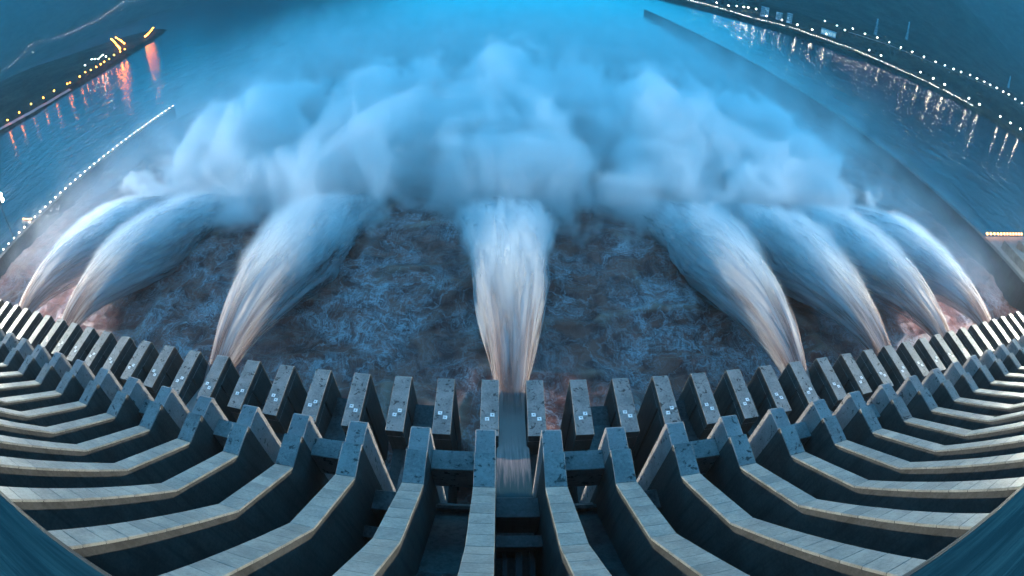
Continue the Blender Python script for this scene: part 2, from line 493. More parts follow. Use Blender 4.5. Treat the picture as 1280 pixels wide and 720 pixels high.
me_pier = boxes('pier', [(-LW / 2, LW / 2, 56, 63.2, -4, 29.0), (-LW / 2 + 0.4, LW / 2 - 0.4, 63.2, 64.0, -4, 29.0), (-LW / 2, LW / 2, 64.0, 72.6, -4, 29.0), (-LW / 2 - 0.004, LW / 2 + 0.004, 55.996, 72.604, 29.0, 31.4)], [M_TOP])
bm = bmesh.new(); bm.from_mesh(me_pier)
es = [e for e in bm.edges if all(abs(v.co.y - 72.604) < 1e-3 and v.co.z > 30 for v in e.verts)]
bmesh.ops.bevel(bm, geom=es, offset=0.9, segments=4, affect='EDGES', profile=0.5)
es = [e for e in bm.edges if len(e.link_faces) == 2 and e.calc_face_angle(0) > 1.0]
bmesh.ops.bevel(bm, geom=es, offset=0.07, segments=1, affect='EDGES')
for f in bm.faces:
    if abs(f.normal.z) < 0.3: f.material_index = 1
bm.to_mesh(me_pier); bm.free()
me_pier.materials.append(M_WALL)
M_PLATE = plain('plate_white', (0.86, 0.88, 0.90), 0.5)
M_MARK = plain('plate_mark', (0.10, 0.12, 0.14), 0.6)
v1, f1 = box_data(-0.48, 0.48, -0.48, 0.48, 0, 0.06)
v2, f2 = box_data(-0.13, 0.15, -0.12, 0.12, 0.058, 0.075, 8)
me_plate = mesh('marker_plate', v1 + v2, f1 + f2, [M_PLATE, M_MARK], midx=[0] * 6 + [1] * 6)
me_link = boxes('link_wall', [(-UW / 2 + 0.02, UW / 2 - 0.02, 42.4, 56.0, -4, 23.0)], [M_WALL])

rs = random.Random(3)
for k in KS:
    x = k * P
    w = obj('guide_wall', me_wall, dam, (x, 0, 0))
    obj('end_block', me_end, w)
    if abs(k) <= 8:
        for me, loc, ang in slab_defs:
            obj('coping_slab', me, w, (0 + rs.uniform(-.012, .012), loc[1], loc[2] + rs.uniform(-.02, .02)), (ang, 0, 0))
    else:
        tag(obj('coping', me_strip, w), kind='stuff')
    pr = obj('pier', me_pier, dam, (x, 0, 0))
    sgn = 1 if (abs(k) - 0.5) % 2 == 0 else -1
    sgn *= 1 if k > 0 else -1
    for i, (dx, dy) in enumerate(((0.55, -0.62), (-0.62, 0.62))):
        obj('marker_plate', me_plate, pr, (dx * sgn + rs.uniform(-.08, .08), 61.2 + dy + rs.uniform(-.15, .15), 31.405), (0, 0, rs.uniform(-.06, .06)))
    obj('link_wall', me_link, dam, (x, 0, 0))

hw = (P - UW) / 2 - 0.004
chute_prof = [(-8, 90), (17.3, 54.5), (31, 42), (36, 38), (36, -4), (-8, -4)]
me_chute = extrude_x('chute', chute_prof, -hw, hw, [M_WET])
me_beam = boxes('cross_beam', [(-hw, hw, 36.6, 40.4, 44.5, 51.4)], [M_TOP], 0.1)
me_sill = boxes('chute_sill', [(-hw, hw, 33.4, 34.2, 38.5, 41.4)], [M_WET], 0.1)
hw2 = (P - LW) / 2 - 0.004
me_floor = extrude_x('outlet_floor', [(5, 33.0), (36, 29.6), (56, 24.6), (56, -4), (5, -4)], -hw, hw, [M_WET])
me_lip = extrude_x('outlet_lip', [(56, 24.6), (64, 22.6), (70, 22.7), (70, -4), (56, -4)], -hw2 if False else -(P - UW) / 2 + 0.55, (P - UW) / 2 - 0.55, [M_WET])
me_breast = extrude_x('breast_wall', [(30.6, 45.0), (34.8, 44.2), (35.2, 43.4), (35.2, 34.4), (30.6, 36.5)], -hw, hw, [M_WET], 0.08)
me_gbeam = boxes('gate_beam', [(-hw, hw, 24.0, 26.2, 45.2, 47.6)], [M_WET], 0.08)
me_gbeam2 = boxes('gate_beam', [(-hw, hw, 15.0, 17.4, 46.0, 50.0)], [M_WET], 0.08)
# radial gate: curved skin plate with two arms
V, F = [], []
for i in range(9):
    a = math.radians(-18 + 36 * i / 8)
    for xx in (-3.4, 3.4): V.append((xx, 12 + 14 * math.cos(a), 41 + 14 * math.sin(a)))
for i in range(8): F.append((2 * i, 2 * i + 1, 2 * i + 3, 2 * i + 2))
for xx in (-2.2, 2.2):
    for za in (-2.6, 2.6):
        v, f = box_data(xx - 0.35, xx + 0.35, 12, 25.6, 40.6 + za * 0.6, 41.5 + za * 0.6, len(V)); V += v; F += f
v, f = box_data(-0.5, 0.5, 19, 26.6, 43.2, 44.0, len(V)); V += v; F += f
me_gate = mesh('radial_gate', V, F, [M_STEEL])
me_back = boxes('chamber_wall', [(-hw, hw, -2, 5, -4, 78)], [M_WET])
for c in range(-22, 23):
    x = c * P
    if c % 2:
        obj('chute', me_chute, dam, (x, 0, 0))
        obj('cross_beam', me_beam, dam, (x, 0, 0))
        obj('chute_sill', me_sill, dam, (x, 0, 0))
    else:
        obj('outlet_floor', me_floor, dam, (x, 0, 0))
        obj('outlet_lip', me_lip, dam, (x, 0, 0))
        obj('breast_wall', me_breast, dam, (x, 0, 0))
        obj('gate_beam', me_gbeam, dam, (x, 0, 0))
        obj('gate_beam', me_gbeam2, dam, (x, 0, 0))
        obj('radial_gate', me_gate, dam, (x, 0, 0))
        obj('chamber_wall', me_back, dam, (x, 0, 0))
M_PARAPET, nt, b = material('parapet_concrete')
p = nt.new('ShaderNodeNewGeometry').outputs['Position']
s1 = nt.noise(nt.mapping(p, (0.5, 14, 14)), 1.0, 5, 0.65, 0.4)
s2 = nt.noise(nt.mapping(p, (1.5, 40, 40)), 1.0, 4, 0.6, 0.3)
colr = nt.mixc(nt.rng(s1, 0.35, 0.65), rgb(0.025, 0.022, 0.02), rgb(0.10, 0.085, 0.07))
colr = nt.mixc(nt.math('MULTIPLY', nt.rng(s2, 0.55, 0.66), 0.7), colr, rgb(0.02, 0.02, 0.02))
nt.put(b.inputs['Base Color'], colr); b.inputs['Roughness'].default_value = 0.6
nt.put(b.inputs['Normal'], nt.bump(nt.math('ADD', s1, s2), 0.5, 0.02))
obj('parapet', extrude_x('parapet', [(-0.02, 120.4), (0.0, 120.36), (0.0, 116.0), (-0.95, 116.0), (-0.95, 120.5), (-0.85, 120.52)], -300, 300, [M_PARAPET]), dam)
obj('crest_deck', boxes('crest_deck', [(-300, 300, -18, -0.953, 115.2, 119.3)], [plain('deck_paving', (0.24, 0.12, 0.09), 0.8)]), dam)
obj('dam_body', boxes('dam_body', [(-300, 300, -40, -8.003, -4, 115.197)], [M_WALL]), dam)
for s in (-1, 1):
    obj('end_pier', extrude_x('end_pier', [(-8, 106), (17.3, 70), (31, 58), (42, 58), (42, 24.0), (74, 24.0), (74, -4), (-8, -4)], s * 243.2, 316.5 if s > 0 else -321.5, [M_WALL], 0.1), dam)

# ---------------------------------------------------------------- training walls
def training_wall(name, xc, y1, h0, label, drop=None):
    root = empty(name, (xc, 60, 0)); tag(root, label, 'wall')
    L = 12.0
    n = int((y1 - 42) / L)
    for i in range(n):
        y = 42 + i * L
        h = h0 if drop is None else float(np.interp(y, [drop, 1100], [h0, 9.0]))
        if i == 0 or (drop is not None and y > drop):
            me = boxes('wall_block', [(-2.5, 2.5, 0.03, L - 0.03, -4, h)], [M_DARKWALL], 0.06)
            cp = boxes('wall_coping', [(-2.8, 2.8, 0.02, L - 0.02, h, h + 0.6)], [M_WALL], 0.06)
        o = obj('wall_block', me, root, (0, y - 60, 0))
        obj('wall_coping', cp, o)
    return root
training_wall('training_wall', 319.5, 1120, 17.5, 'long dark concrete wall running down river on the right of the foam', 440)
training_wall('training_wall', -324.5, 374, 11.5, 'shorter concrete wall edged with white lamps left of the foam')

# ---------------------------------------------------------------- lamps
def ico(name, r, mat, sub=1, squash=1.0):
    bm = bmesh.new(); bmesh.ops.create_icosphere(bm, subdivisions=sub, radius=r)
    for v in bm.verts: v.co.z *= squash
    me = bpy.data.meshes.new(name); bm.to_mesh(me); bm.free(); me.materials.append(mat)
    return me
def tube(name, r0, r1, h, mat, n=6):
    V = [(r * math.cos(2 * math.pi * i / n), r * math.sin(2 * math.pi * i / n), z) for r, z in ((r0, 0), (r1, h)) for i in range(n)]
    F = [(i, (i + 1) % n, (i + 1) % n + n, i + n) for i in range(n)] + [tuple(range(n - 1, -1, -1)), tuple(range(n, 2 * n))]
    return mesh(name, V, F, [mat])
M_WHITE = emit('lamp_white', (1.0, 0.86, 0.66), 2.2)
M_WHITE_FAR = emit('lamp_white_far', (1.0, 0.84, 0.62), 18)
M_COLD = emit('lamp_cold', (0.75, 1.0, 0.9), 8)
M_ORANGE = emit('lamp_orange', (1.0, 0.19, 0.015), 12)
M_ORANGE_NEAR = emit('lamp_orange_near', (1.0, 0.36, 0.07), 1.5)
M_STRING = emit('lamp_string', (0.95, 0.95, 0.85), 4)
def lamp_proto(hp, rp, rh, mat, arm=0.0):
    return (tube('pole', rp, rp * 0.7, hp, M_STEEL), ico('lamp_head', rh, mat, 1, 0.75), hp, rh, arm)
def lamp(name, proto, loc, label, group, size=1.0, rz=0.0):
    pole, head, hp, rh, arm = proto
    r = empty(name, loc); r.rotation_euler.z = rz
    tag(r, label, 'lamp', group)
    obj('pole', pole, r)
    obj('lamp_head', head, r, (arm, 0, hp + rh * 0.6), scale=(size,) * 3)
    return r
pr_wall = lamp_proto(1.1, 0.10, 0.6, M_WHITE)
for i in range(40):
    y = 114 + i * 6.5
    lamp('wall_lamp', pr_wall, (-325.6, y, 12.1), 'small white lamp in the row along the top of the left wall', 'white lamps along the left wall')
pr_row = lamp_proto(2.2, 0.14, 1.25, M_ORANGE_NEAR)
M_PLAT = concrete('platform_concrete', (0.14, 0.13, 0.12), (0.26, 0.24, 0.22), stain=0.3)
plat = empty('tailrace_platform', (360, 124, -19)); tag(plat, 'concrete tailrace platform with stairs under the row of orange lamps', 'platform')
obj('deck', boxes('deck', [(-36.5, 52, -50, 32, 33, 37)], [M_PLAT], 0.1), plat)
for a_, b_ in ((-36.5, -30), (-4, 3), (28, 36)):
    obj('pier_wall', boxes('pier_wall', [(a_, b_, 24, 31.5, 14, 33)], [M_PLAT], 0.1), plat)
for i in range(8):
    obj('step', boxes('step', [(-26, 4, 12 - i * 3.2, 15.2 - i * 3.2, 37, 37.6 + i * 0.6)], [M_PLAT]), plat)
for sx in (-27, 5):
    obj('stair_wall', boxes('stair_wall', [(sx - 0.6, sx + 0.6, -16, 18, 37, 43)], [M_PLAT], 0.1), plat)
for i in range(12):
    lamp('platform_lamp', pr_row, (323.5 + i * 6.7, 155.0, 18.0), 'bright orange lamp in the row on the right platform edge', 'orange lamps on the right platform')
pr_left = lamp_proto(1.2, 0.1, 0.6, M_ORANGE_NEAR)
gant = empty('service_walkway', (-330.5, 162, -24.8)); tag(gant, 'short lit walkway joining the left wall under the floodlight', 'walkway')
obj('deck', boxes('deck', [(-13, 2.6, -1.2, 1.2, 35.8, 36.9)], [M_PLAT], 0.05), gant)
for sx in (-12, -4): obj('leg', boxes('leg', [(sx - .5, sx + .5, -.6, .6, 21, 35.8)], [M_PLAT]), gant)
for i in range(7):
    lamp('walkway_lamp', pr_left, (-342 + i * 2.4, 162.9, 12.1), 'small warm lamp in the short row beside the left floodlight', 'warm lamps on the left walkway')

# floodlight masts: they light the jets and the sloping walls
def flood(loc, hz, label, beams):
    r = empty('floodlight_mast', loc); tag(r, label, 'floodlight')
    obj('mast', tube('mast', 0.55, 0.3, hz, M_STEEL, 8), r)
    obj('lamp_rack', boxes('lamp_rack', [(-5.2, 5.2, -0.5, 0.0, hz - 3.6, hz + 3.6)], [M_STEEL], 0.05), r)
    me = ico('flood_lamp', 1.6, M_FLOOD, 2, 0.9)
    for dx in (-3.4, 0.0, 3.4):
        for dz in (-1.8, 1.8):
            obj('flood_lamp', me, r, (dx, 1.2, hz + dz))
    for aim, watts, size, col in beams:
        d = (Vector(aim) - Vector(loc) - Vector((0, 0, hz))).normalized()
        li = bpy.data.lights.new('flood_beam', 'SPOT')
        li.energy = watts; li.color = col; li.spot_size = math.radians(size); li.spot_blend = 0.8; li.shadow_soft_size = 1.5
        lo = bpy.data.objects.new('flood_beam', li); C.objects.link(lo)
        lo.parent = r; lo.location = Vector((0, 0, hz)) + d * 4.0
        lo.rotation_euler = d.to_track_quat('-Z', 'Y').to_euler()
    return r
M_FLOOD = emit('flood_glow', (1.0, 0.97, 0.86), 16)
FLOOD_W = 0.9e5
WARM, COOL = (1.0, 0.93, 0.70), (0.86, 0.95, 1.0)
flood((-326.0, 140, 6.0), 37.5, 'tall floodlight mast with glaring white lamps beside the left wall', [((60, 260, 30), FLOOD_W * 0.9, 90, COOL)])
flood((320.0, 92, 18.0), 40.0, 'floodlight mast at the dam end of the right wall', [((0, 12, 70), FLOOD_W * 5.6, 58, WARM), ((-60, 150, 30), FLOOD_W * 2.3, 90, COOL)])
flood((-325.0, 92, 12.0), 46.0, 'floodlight mast at the dam end of the left wall', [((0, 12, 70), FLOOD_W * 5.6, 58, WARM), ((60, 150, 30), FLOOD_W * 2.3, 90, COOL)])

# far lamps, each set on the ground it stands on
def lerp_pts(pts, n):
    pts = np.array(pts, float)
    d = np.r_[0, np.cumsum(np.hypot(*np.diff(pts, axis=0).T))]
    t = np.linspace(0, d[-1], n)
    return [(np.interp(v, d, pts[:, 0]), np.interp(v, d, pts[:, 1])) for v in t]
def set_lamps(name, pix, hf, proto, label, group, t0=300, maxd=9000):
    for px, py in pix:
        px += rs.uniform(-0.7, 0.7); py += rs.uniform(-0.35, 0.35)
        p = on_height(px, py, hf, proto[2], t0, maxd)
        if p is None: continue
        lamp(name, proto, p, label, group, size=rs.uniform(0.7, 1.25))
pr_bank = lamp_proto(12, 0.22, 1.35, M_WHITE_FAR)
set_lamps('street_lamp', [(958, 20), (978, 25), (997, 31), (1016, 37), (1033, 43), (1086, 63), (1102, 70), (1150, 91), (1166, 98), (1181, 106), (1211, 123), (1225, 131), (1250, 146), (1263, 154), (1275, 162), (895, 3), (910, 7), (921, 8), (929, 9), (936, 10), (945, 11)],
          bank_h, pr_bank, 'white street lamp on the right river bank above the dotted light line', 'street lamps on the right bank')
pr_road = lamp_proto(10, 0.2, 1.2, M_WHITE_FAR)
set_lamps('road_lamp', [(1031, 26), (1046, 32), (1056, 38), (1066, 36), (1081, 42), (1096, 47), (1111, 53), (1126, 59), (1140, 65), (1155, 71), (1169, 77), (1181, 82), (1192, 86), (1202, 90), (1212, 94), (1221, 98), (1230, 102), (1238, 106), (1246, 110), (1254, 115), (1261, 118), (1270, 124), (1278, 129)],
          bank_h, pr_road, 'white lamp on the upper road along the right hillside', 'lamps on the right hillside road')
pr_str = lamp_proto(1.6, 0.1, 0.62, M_STRING)
set_lamps('promenade_light', lerp_pts([(860, 0), (893, 8), (940, 22), (985, 33), (1023, 46), (1060, 59), (1110, 80), (1160, 103), (1190, 118), (1216, 132)], 120),
          bank_h, pr_str, 'tiny white light in the dotted line along the right waterfront', 'lights along the right waterfront')
pr_isl = lamp_proto(11, 0.22, 1.3, M_ORANGE)
set_lamps('island_lamp', [(9, 151), (24, 141), (39, 131), (54, 123), (68, 114), (84, 105), (88, 104), (100, 96), (107, 91), (114, 88), (120, 84), (126, 81), (130, 78), (137, 74), (143, 69), (150, 65), (156, 62)],
          isle_h, pr_isl, 'orange lamp on the island shore road facing the dam', 'orange lamps along the island shore')
pr_ave = lamp_proto(9, 0.2, 2.0, M_ORANGE)
set_lamps('avenue_lamp', lerp_pts([(130, 42), (138, 49), (146, 56), (150, 61)], 13) + lerp_pts([(136, 41), (145, 47), (156, 55)], 12) + lerp_pts([(183, 29), (189, 30), (192, 34), (188, 40), (182, 46)], 14),
          isle_h, pr_ave, 'orange lamp in the bright avenue rows near the island tip', 'orange avenue lamps at the island tip')
pr_ridge = lamp_proto(9, 0.2, 1.35, M_WHITE_FAR)
set_lamps('ridge_lamp', lerp_pts([(1, 99), (18, 90), (35, 81), (52, 72), (62, 67), (78, 59), (95, 53), (110, 48), (122, 44), (128, 43)], 40) + lerp_pts([(161, 33), (178, 29)], 8),
          isle_h, pr_ridge, 'warm white lamp in the row along the far side of the island', 'lamps along the far side of the island')
pr_green = lamp_proto(7, 0.2, 1.2, M_COLD)
set_lamps('yard_lamp', [(115, 74), (119, 74), (123, 74), (126, 71), (128, 69), (133, 71), (106, 82)], isle_h, pr_green,
          'greenish lamp of the small yard on the island', 'greenish yard lamps on the island')
pr_far = lamp_proto(10, 0.3, 1.5, M_WHITE)
set_lamps('far_shore_lamp', lerp_pts([(3, 88), (16, 80), (30, 66), (41, 53), (58, 50), (72, 47), (92, 39), (109, 31), (118, 27)], 34) + lerp_pts([(125, 23), (146, 8), (152, 3), (168, 2)], 12) + [(152, 12), (41, 65), (176, 3)],
          far_h, pr_far, 'faint lamp on the far shore beyond the island', 'faint lamps on the far shore', 1500)

# small shore road strips on the island side
def road_strip(name, pix, hf, width, mat):
    pts = [on_height(px, py, hf, 0.0) for px, py in pix]
    pts = [p for p in pts if p is not None]
    V, F = [], []
    for i, p in enumerate(pts):
        a = pts[max(0, i - 1)]; b_ = pts[min(len(pts) - 1, i + 1)]
        t = (b_ - a); t.z = 0; t.normalize(); nrm = Vector((-t.y, t.x, 0))
        for s in (-1, 1):
            q = p + nrm * s * width / 2
            V.append((q.x, q.y, max(float(hf(q.x, q.y)), p.z) + 0.5))
    for i in range(len(pts) - 1): F.append((2 * i, 2 * i + 1, 2 * i + 3, 2 * i + 2))
    return tag(obj(name, mesh(name, V, F, [mat])), kind='structure')
M_ROAD = plain('pale_road', (0.30, 0.28, 0.26), 0.85)
road_strip('shore_road', lerp_pts([(0, 163), (30, 147), (60, 130), (88, 113)], 26), isle_h, 10, M_ROAD)
road_strip('hillside_road', lerp_pts([(1060, 40), (1110, 56), (1160, 76), (1200, 92), (1240, 110), (1279, 133)], 40), bank_h, 9, M_ROAD)

# ---------------------------------------------------------------- buildings on the right bank
M_BWALL = plain('pale_render', (0.34, 0.36, 0.38), 0.8)
M_GLASS = plain('window_glass', (0.03, 0.05, 0.06), 0.15)
M_LIT = emit('lit_window', (0.35, 0.75, 1.0), 0.06)
def building(px, py, w, d, h, rz, floors, bays, label, lit=0.0):
    p = on_height(px, py, bank_h, 0.0)
    if p is None: return
    r = empty('bank_building', (p.x, p.y, p.z - 1.0)); r.rotation_euler.z = rz
    tag(r, label, 'building', 'buildings on the right bank')
    obj('wall', boxes('wall', [(-w / 2, w / 2, 0, d, 0, h)], [M_BWALL], 0.1), r)
    obj('roof', boxes('roof', [(-w / 2 - .6, w / 2 + .6, -.6, d + .6, h, h + 1.0)], [M_BWALL], 0.1), r)
    bw_, fh = w / bays, (h - 2) / floors
    me = boxes('window', [(-bw_ * .36, bw_ * .36, -0.25, 0.05, 0.2 * fh, 0.85 * fh)], [M_GLASS])
    mel = boxes('window', [(-bw_ * .36, bw_ * .36, -0.25, 0.05, 0.2 * fh, 0.85 * fh)], [M_LIT])
    for i in range(bays):
        for j in range(floors):
            obj('window', mel if rs.random() < lit else me, r, (-w / 2 + (i + .5) * bw_, 0, 1.4 + j * fh))
building(955, 21, 26, 18, 34, -0.62, 5, 4, 'left tall pale block on the right bank beside street lamps', 0.25)
building(973, 25, 20, 18, 26, -0.62, 4, 3, 'narrow middle block between the taller pale blocks on the bank', 0.2)
building(986, 29, 18, 18, 34, -0.62, 5, 3, 'right tall pale block of the bank cluster with flat roof', 0.2)
building(1035, 45, 52, 18, 20, -0.72, 1, 5, 'low wide hall with five tall lit bays on the right bank', 1.0)

# lattice pylons on the hillside
def pylon(px, py, h, label):
    p = on_height(px, py, bank_h, 0.0)
    if p is None: return
    r = empty('power_pylon', p); tag(r, label, 'pylon')
    V, F = [], []
    def bar(a, b_, w=0.35):
        a, b_ = Vector(a), Vector(b_); d = (b_ - a).normalized(); u = d.orthogonal().normalized() * w; v = d.cross(u).normalized() * w
        o = len(V)
        for q in (a, b_):
            for c in ((u + v), (u - v), (-u - v), (-u + v)): V.append(tuple(q + c))
        F.extend([(o + i, o + (i + 1) % 4, o + 4 + (i + 1) % 4, o + 4 + i) for i in range(4)])
    base, top = 5.0, 0.9
    lv = [i / 7 for i in range(8)]
    cor = [(-1, -1), (1, -1), (1, 1), (-1, 1)]
    def c(i, t): s = base + (top - base) * t; return (cor[i % 4][0] * s, cor[i % 4][1] * s, h * t)
    for i in range(4):
        bar(c(i, 0), c(i, 1))
        for a, b_ in zip(lv, lv[1:]):
            bar(c(i, a), c(i + 1, b_), .2); bar(c(i + 1, a), c(i, b_), .2); bar(c(i, b_), c(i + 1, b_), .2)
    obj('tower', mesh('tower', V, F, [M_PYL]), r)
    for z in (0.72, 0.83, 0.94):
        V, F = [], []
        bar((-9, 0, h * z), (9, 0, h * z), .35); bar((-9, 0, h * z), (0, 0, h * z + 2.5), .2); bar((9, 0, h * z), (0, 0, h * z + 2.5), .2)
        obj('cross_arm', mesh('cross_arm', V, F, [M_PYL]), r)
M_PYL = plain('galvanised_steel', (0.45, 0.47, 0.5), 0.5, 0.3)
pylon(1094, 44, 70, 'faint lattice pylon on the hillside above the bank hall')
pylon(1133, 50, 85, 'taller faint lattice pylon in the middle of the right hillside')
pylon(1260, 110, 62, 'faint lattice pylon near the right edge above the hillside road')

# ---------------------------------------------------------------- water jets
def pnoise(u, v, per, seed=0):
    """value noise, periodic in u (u in 0..1)"""
    x = u * per; y = v + seed * 17.3
    xi = np.floor(x).astype(int); yi = np.floor(y).astype(int)
    fx = x - xi; fy = y - yi
    fx = fx * fx * (3 - 2 * fx); fy = fy * fy * (3 - 2 * fy)
    g = lambda a_, b_: _tab[(a_ % per + seed * 29) & 255, b_ & 255]
    return (g(xi, yi) * (1 - fx) + g(xi + 1, yi) * fx) * (1 - fy) + (g(xi, yi + 1) * (1 - fx) + g(xi + 1, yi + 1) * fx) * fy
def jet_mat():
    m, nt, b = material('jet_water')
    a = nt.new('ShaderNodeAttribute', attribute_name='alpha').outputs['Fac']
    st = nt.new('ShaderNodeAttribute', attribute_name='streak').outputs['Fac']
    mu = nt.new('ShaderNodeAttribute', attribute_name='mud').outputs['Fac']
    col = nt.mixc(mu, rgb(0.76, 0.74, 0.76), rgb(0.38, 0.25, 0.23))
    nt.put(b.inputs['Base Color'], col)
    b.inputs['Roughness'].default_value = 0.8
    b.inputs['Specular IOR Level'].default_value = 0.1
    nt.put(b.inputs['Normal'], nt.bump(st, 0.35, 1.0))
    tr = nt.new('ShaderNodeBsdfTranslucent'); nt.put(tr.inputs[0], col)
    tp = nt.new('ShaderNodeBsdfTransparent')
    m2 = nt.new('ShaderNodeMixShader'); m2.inputs[0].default_value = 0.4
    nt.l.new(b.outputs[0], m2.inputs[1]); nt.l.new(tr.outputs[0], m2.inputs[2])
    mx = nt.new('ShaderNodeMixShader'); nt.put(mx.inputs[0], a); nt.l.new(tp.outputs[0], mx.inputs[1]); nt.l.new(m2.outputs[0], mx.inputs[2])
    out = nt.n['Material Output']; nt.l.new(mx.outputs[0], out.inputs[0])
    return m
M_JET = jet_mat()
YT = [66, 72, 81, 92, 103, 113, 136, 160, 179, 205, 232, 250]
ZT = [24.2, 25.0, 29.0, 31.0, 32.0, 32.0, 29.5, 24.0, 18.0, 6.5, -7.0, -18.0]
ZB = [21.0, 21.0, 20.0, 17.5, 14.0, 10.0, -1.0, -12.0, -20.0, -28.0, -36.0, -42.0]
HWID = [3.0, 3.1, 5.0, 7.6, 10.0, 11.9, 15.2, 17.4, 18.6, 19.4, 20.0, 20.4]
def jet_shell(r, seed, ns=130, nt_=176):
    s = np.linspace(0, 1, ns); y = 66 + (246 - 66) * s
    # smooth interpolation of the trajectory
    def cub(t, v): 
        f = np.polyfit(t, v, 5); return np.polyval(f, y)
    zt, zb, hwd = cub(YT, ZT), cub(YT, ZB), np.maximum(np.interp(y, YT, HWID), 2.9)
    zb = np.maximum(zb, -4)
    zc, hh = (zt + zb) / 2, np.maximum((zt - zb) / 2, 1.2)
    th = np.linspace(0, 2 * math.pi, nt_, endpoint=False)
    S, T = np.meshgrid(s, th, indexing='ij')
    # squarish at the lip, rounder further out
    e = 2.0 + 3.0 * np.exp(-s * 14)
    cx, sx = np.cos(T), np.sin(T)
    rr = (np.abs(cx) ** e[:, None] + np.abs(sx) ** e[:, None]) ** (-1 / e[:, None])
    ca, sa = cx * 3, sx * 3
    nz = (fbm(ca + 9 + S * 3, sa + 9 + S * 5, 4, seed) - 0.5) * 2
    bil = (fbm(ca * 1.9 + 20 + S * 22, sa * 1.9 + 20 - S * 17, 5, seed + 7, 0.6) - 0.5) * 2
    r_ = 1.0 + (r - 1.0) * sstep(0.02, 0.16, S)
    rad = rr * (r_ + 0.15 * nz * np.minimum(1, S * 6) * (0.35 + 0.65 * r) + 0.36 * bil * sstep(0.2, 0.8, S))
    x = rad * cx * hwd[:, None]
    z = zc[:, None] + rad * sx * hh[:, None]
    y2 = y[:, None] + 0 * T
    V = np.stack([x, y2, z], -1).reshape(-1, 3)
    i = np.arange(ns - 1)[:, None] * nt_ + np.arange(nt_)[None]
    j = np.arange(ns - 1)[:, None] * nt_ + ((np.arange(nt_) + 1) % nt_)[None]
    F = np.stack([i, j, j + nt_, i + nt_], -1).reshape(-1, 4)
    me = bpy.data.meshes.new('jet_shell')
    me.vertices.add(len(V)); me.vertices.foreach_set('co', V.astype(np.float32).ravel())
    me.loops.add(F.size); me.loops.foreach_set('vertex_index', F.astype(np.int32).ravel())
    me.polygons.add(len(F)); me.polygons.foreach_set('loop_start', np.arange(0, F.size, 4, dtype=np.int32))
    me.update(calc_edges=True)
    me.polygons.foreach_set('use_smooth', np.ones(len(F), bool))
    U = T / (2 * math.pi)
    Uw = U + 0.03 * (pnoise(U, S * 4, 5, seed) - 0.5)
    st = 0.40 * pnoise(Uw, S * 4, 11, seed) + 0.30 * pnoise(Uw, S * 8, 27, seed + 1) + 0.18 * pnoise(Uw, S * 13, 61, seed + 2) + 0.12 * pnoise(Uw, S * 20, 110, seed + 3)
    lowf = 0.6 * pnoise(U, S * 6, 6, seed + 4) + 0.4 * pnoise(U, S * 14, 17, seed + 5)
    thr = -0.02 + 0.36 * r
    al = sstep(thr, thr + 0.34, st) * (0.97 - 0.42 * r)
    al = al * (1 - sstep(0.74, 1.0, S + (lowf - 0.5) * 0.3))
    al = al * sstep(0.0, 0.07, S + 0.02 * (st - 0.5))
    mud = np.clip(1.0 - sstep(0.0, 0.34, S + (st - 0.5) * 1.0) * 0.95 + 0.22 * sstep(0.55, 0.72, lowf), 0, 1)
    for nm, arr in (('alpha', al), ('streak', st), ('mud', mud)):
        at = me.attributes.new(nm, 'FLOAT', 'POINT'); at.data.foreach_set('value', arr.astype(np.float32).ravel())
    me.materials.append(M_JET)
    return me
SHELLS = [0.5, 0.68, 0.84, 0.98]
variants = [[jet_shell(r, sd + i) for i, r in enumerate(SHELLS)] for sd in (1, 30)]
# the smooth flow inside the channel
m, nt, b = material('channel_water')
p = nt.new('ShaderNodeTexCoord').outputs['Object']
n1 = nt.noise(nt.mapping(p, (1.5, 0.05, 0.2)), 1.0, 4, 0.6)
sep = nt.new('ShaderNodeSeparateXYZ'); nt.put(sep.inputs[0], p)
colr = nt.mixc(nt.rng(nt.math('ADD', sep.outputs[1], nt.math('MULTIPLY', n1, 26.0)), 56, 72), rgb(0.03, 0.055, 0.06), rgb(0.58, 0.35, 0.31))  # channel shade painted in upstream; muddy pink downstream, lightened against the piers' shadow
nt.put(b.inputs['Base Color'], colr); b.inputs['Roughness'].default_value = 0.5; b.inputs['IOR'].default_value = 1.33
nt.put(b.inputs['Normal'], nt.bump(n1, 0.5, 0.5))
fd = nt.rng(nt.math('ADD', sep.outputs[1], nt.math('MULTIPLY', n1, 14.0)), 75, 86, 1.0, 0.0)
nt.put(b.inputs['Alpha'], fd)
M_CHAN = m
ys = np.linspace(35.4, 86, 62); xs = np.linspace(-1, 1, 9)
X, Y = np.meshgrid(xs, ys, indexing='ij')
ztp = np.polyval(np.polyfit(YT, ZT, 5), Y) - 0.25
zz = np.interp(Y, [35.4, 45, 56, 62, 66], [33.2, 30.2, 26.6, 25.0, 24.4])
zz = zz + (ztp - zz) * sstep(62, 70, Y) - 0.16 * np.maximum(Y - 72, 0)
zz = zz + 0.25 * (fbm(X * 3 + 5, Y / 14, 3, 2) - .5) + 0.12 * np.abs(X) ** 3
hwx = np.where(Y < 56, 3.64, 3.12) + 0.09 * np.maximum(Y - 73, 0)
me_chan = grid_mesh('channel_flow', xs, ys, zz, [M_CHAN])
co = np.stack([X * hwx, Y, zz], -1).reshape(-1, 3).astype(np.float32)
me_chan.vertices.foreach_set('co', co.ravel()); me_chan.update()
JLAB = {0: 'central white jet of water shooting straight out between the piers', 8: 'large arching jet nearest to the right of the central jet',
        12: 'arching jet second to the right of the central jet', 16: 'arching jet third to the right of the central jet',
        20: 'rightmost arching jet beside the right wall', -8: 'large arching jet nearest to the left of the central jet',
        -16: 'arching jet second to the left of the central jet', -20: 'leftmost arching jet beside the lamp lined wall'}
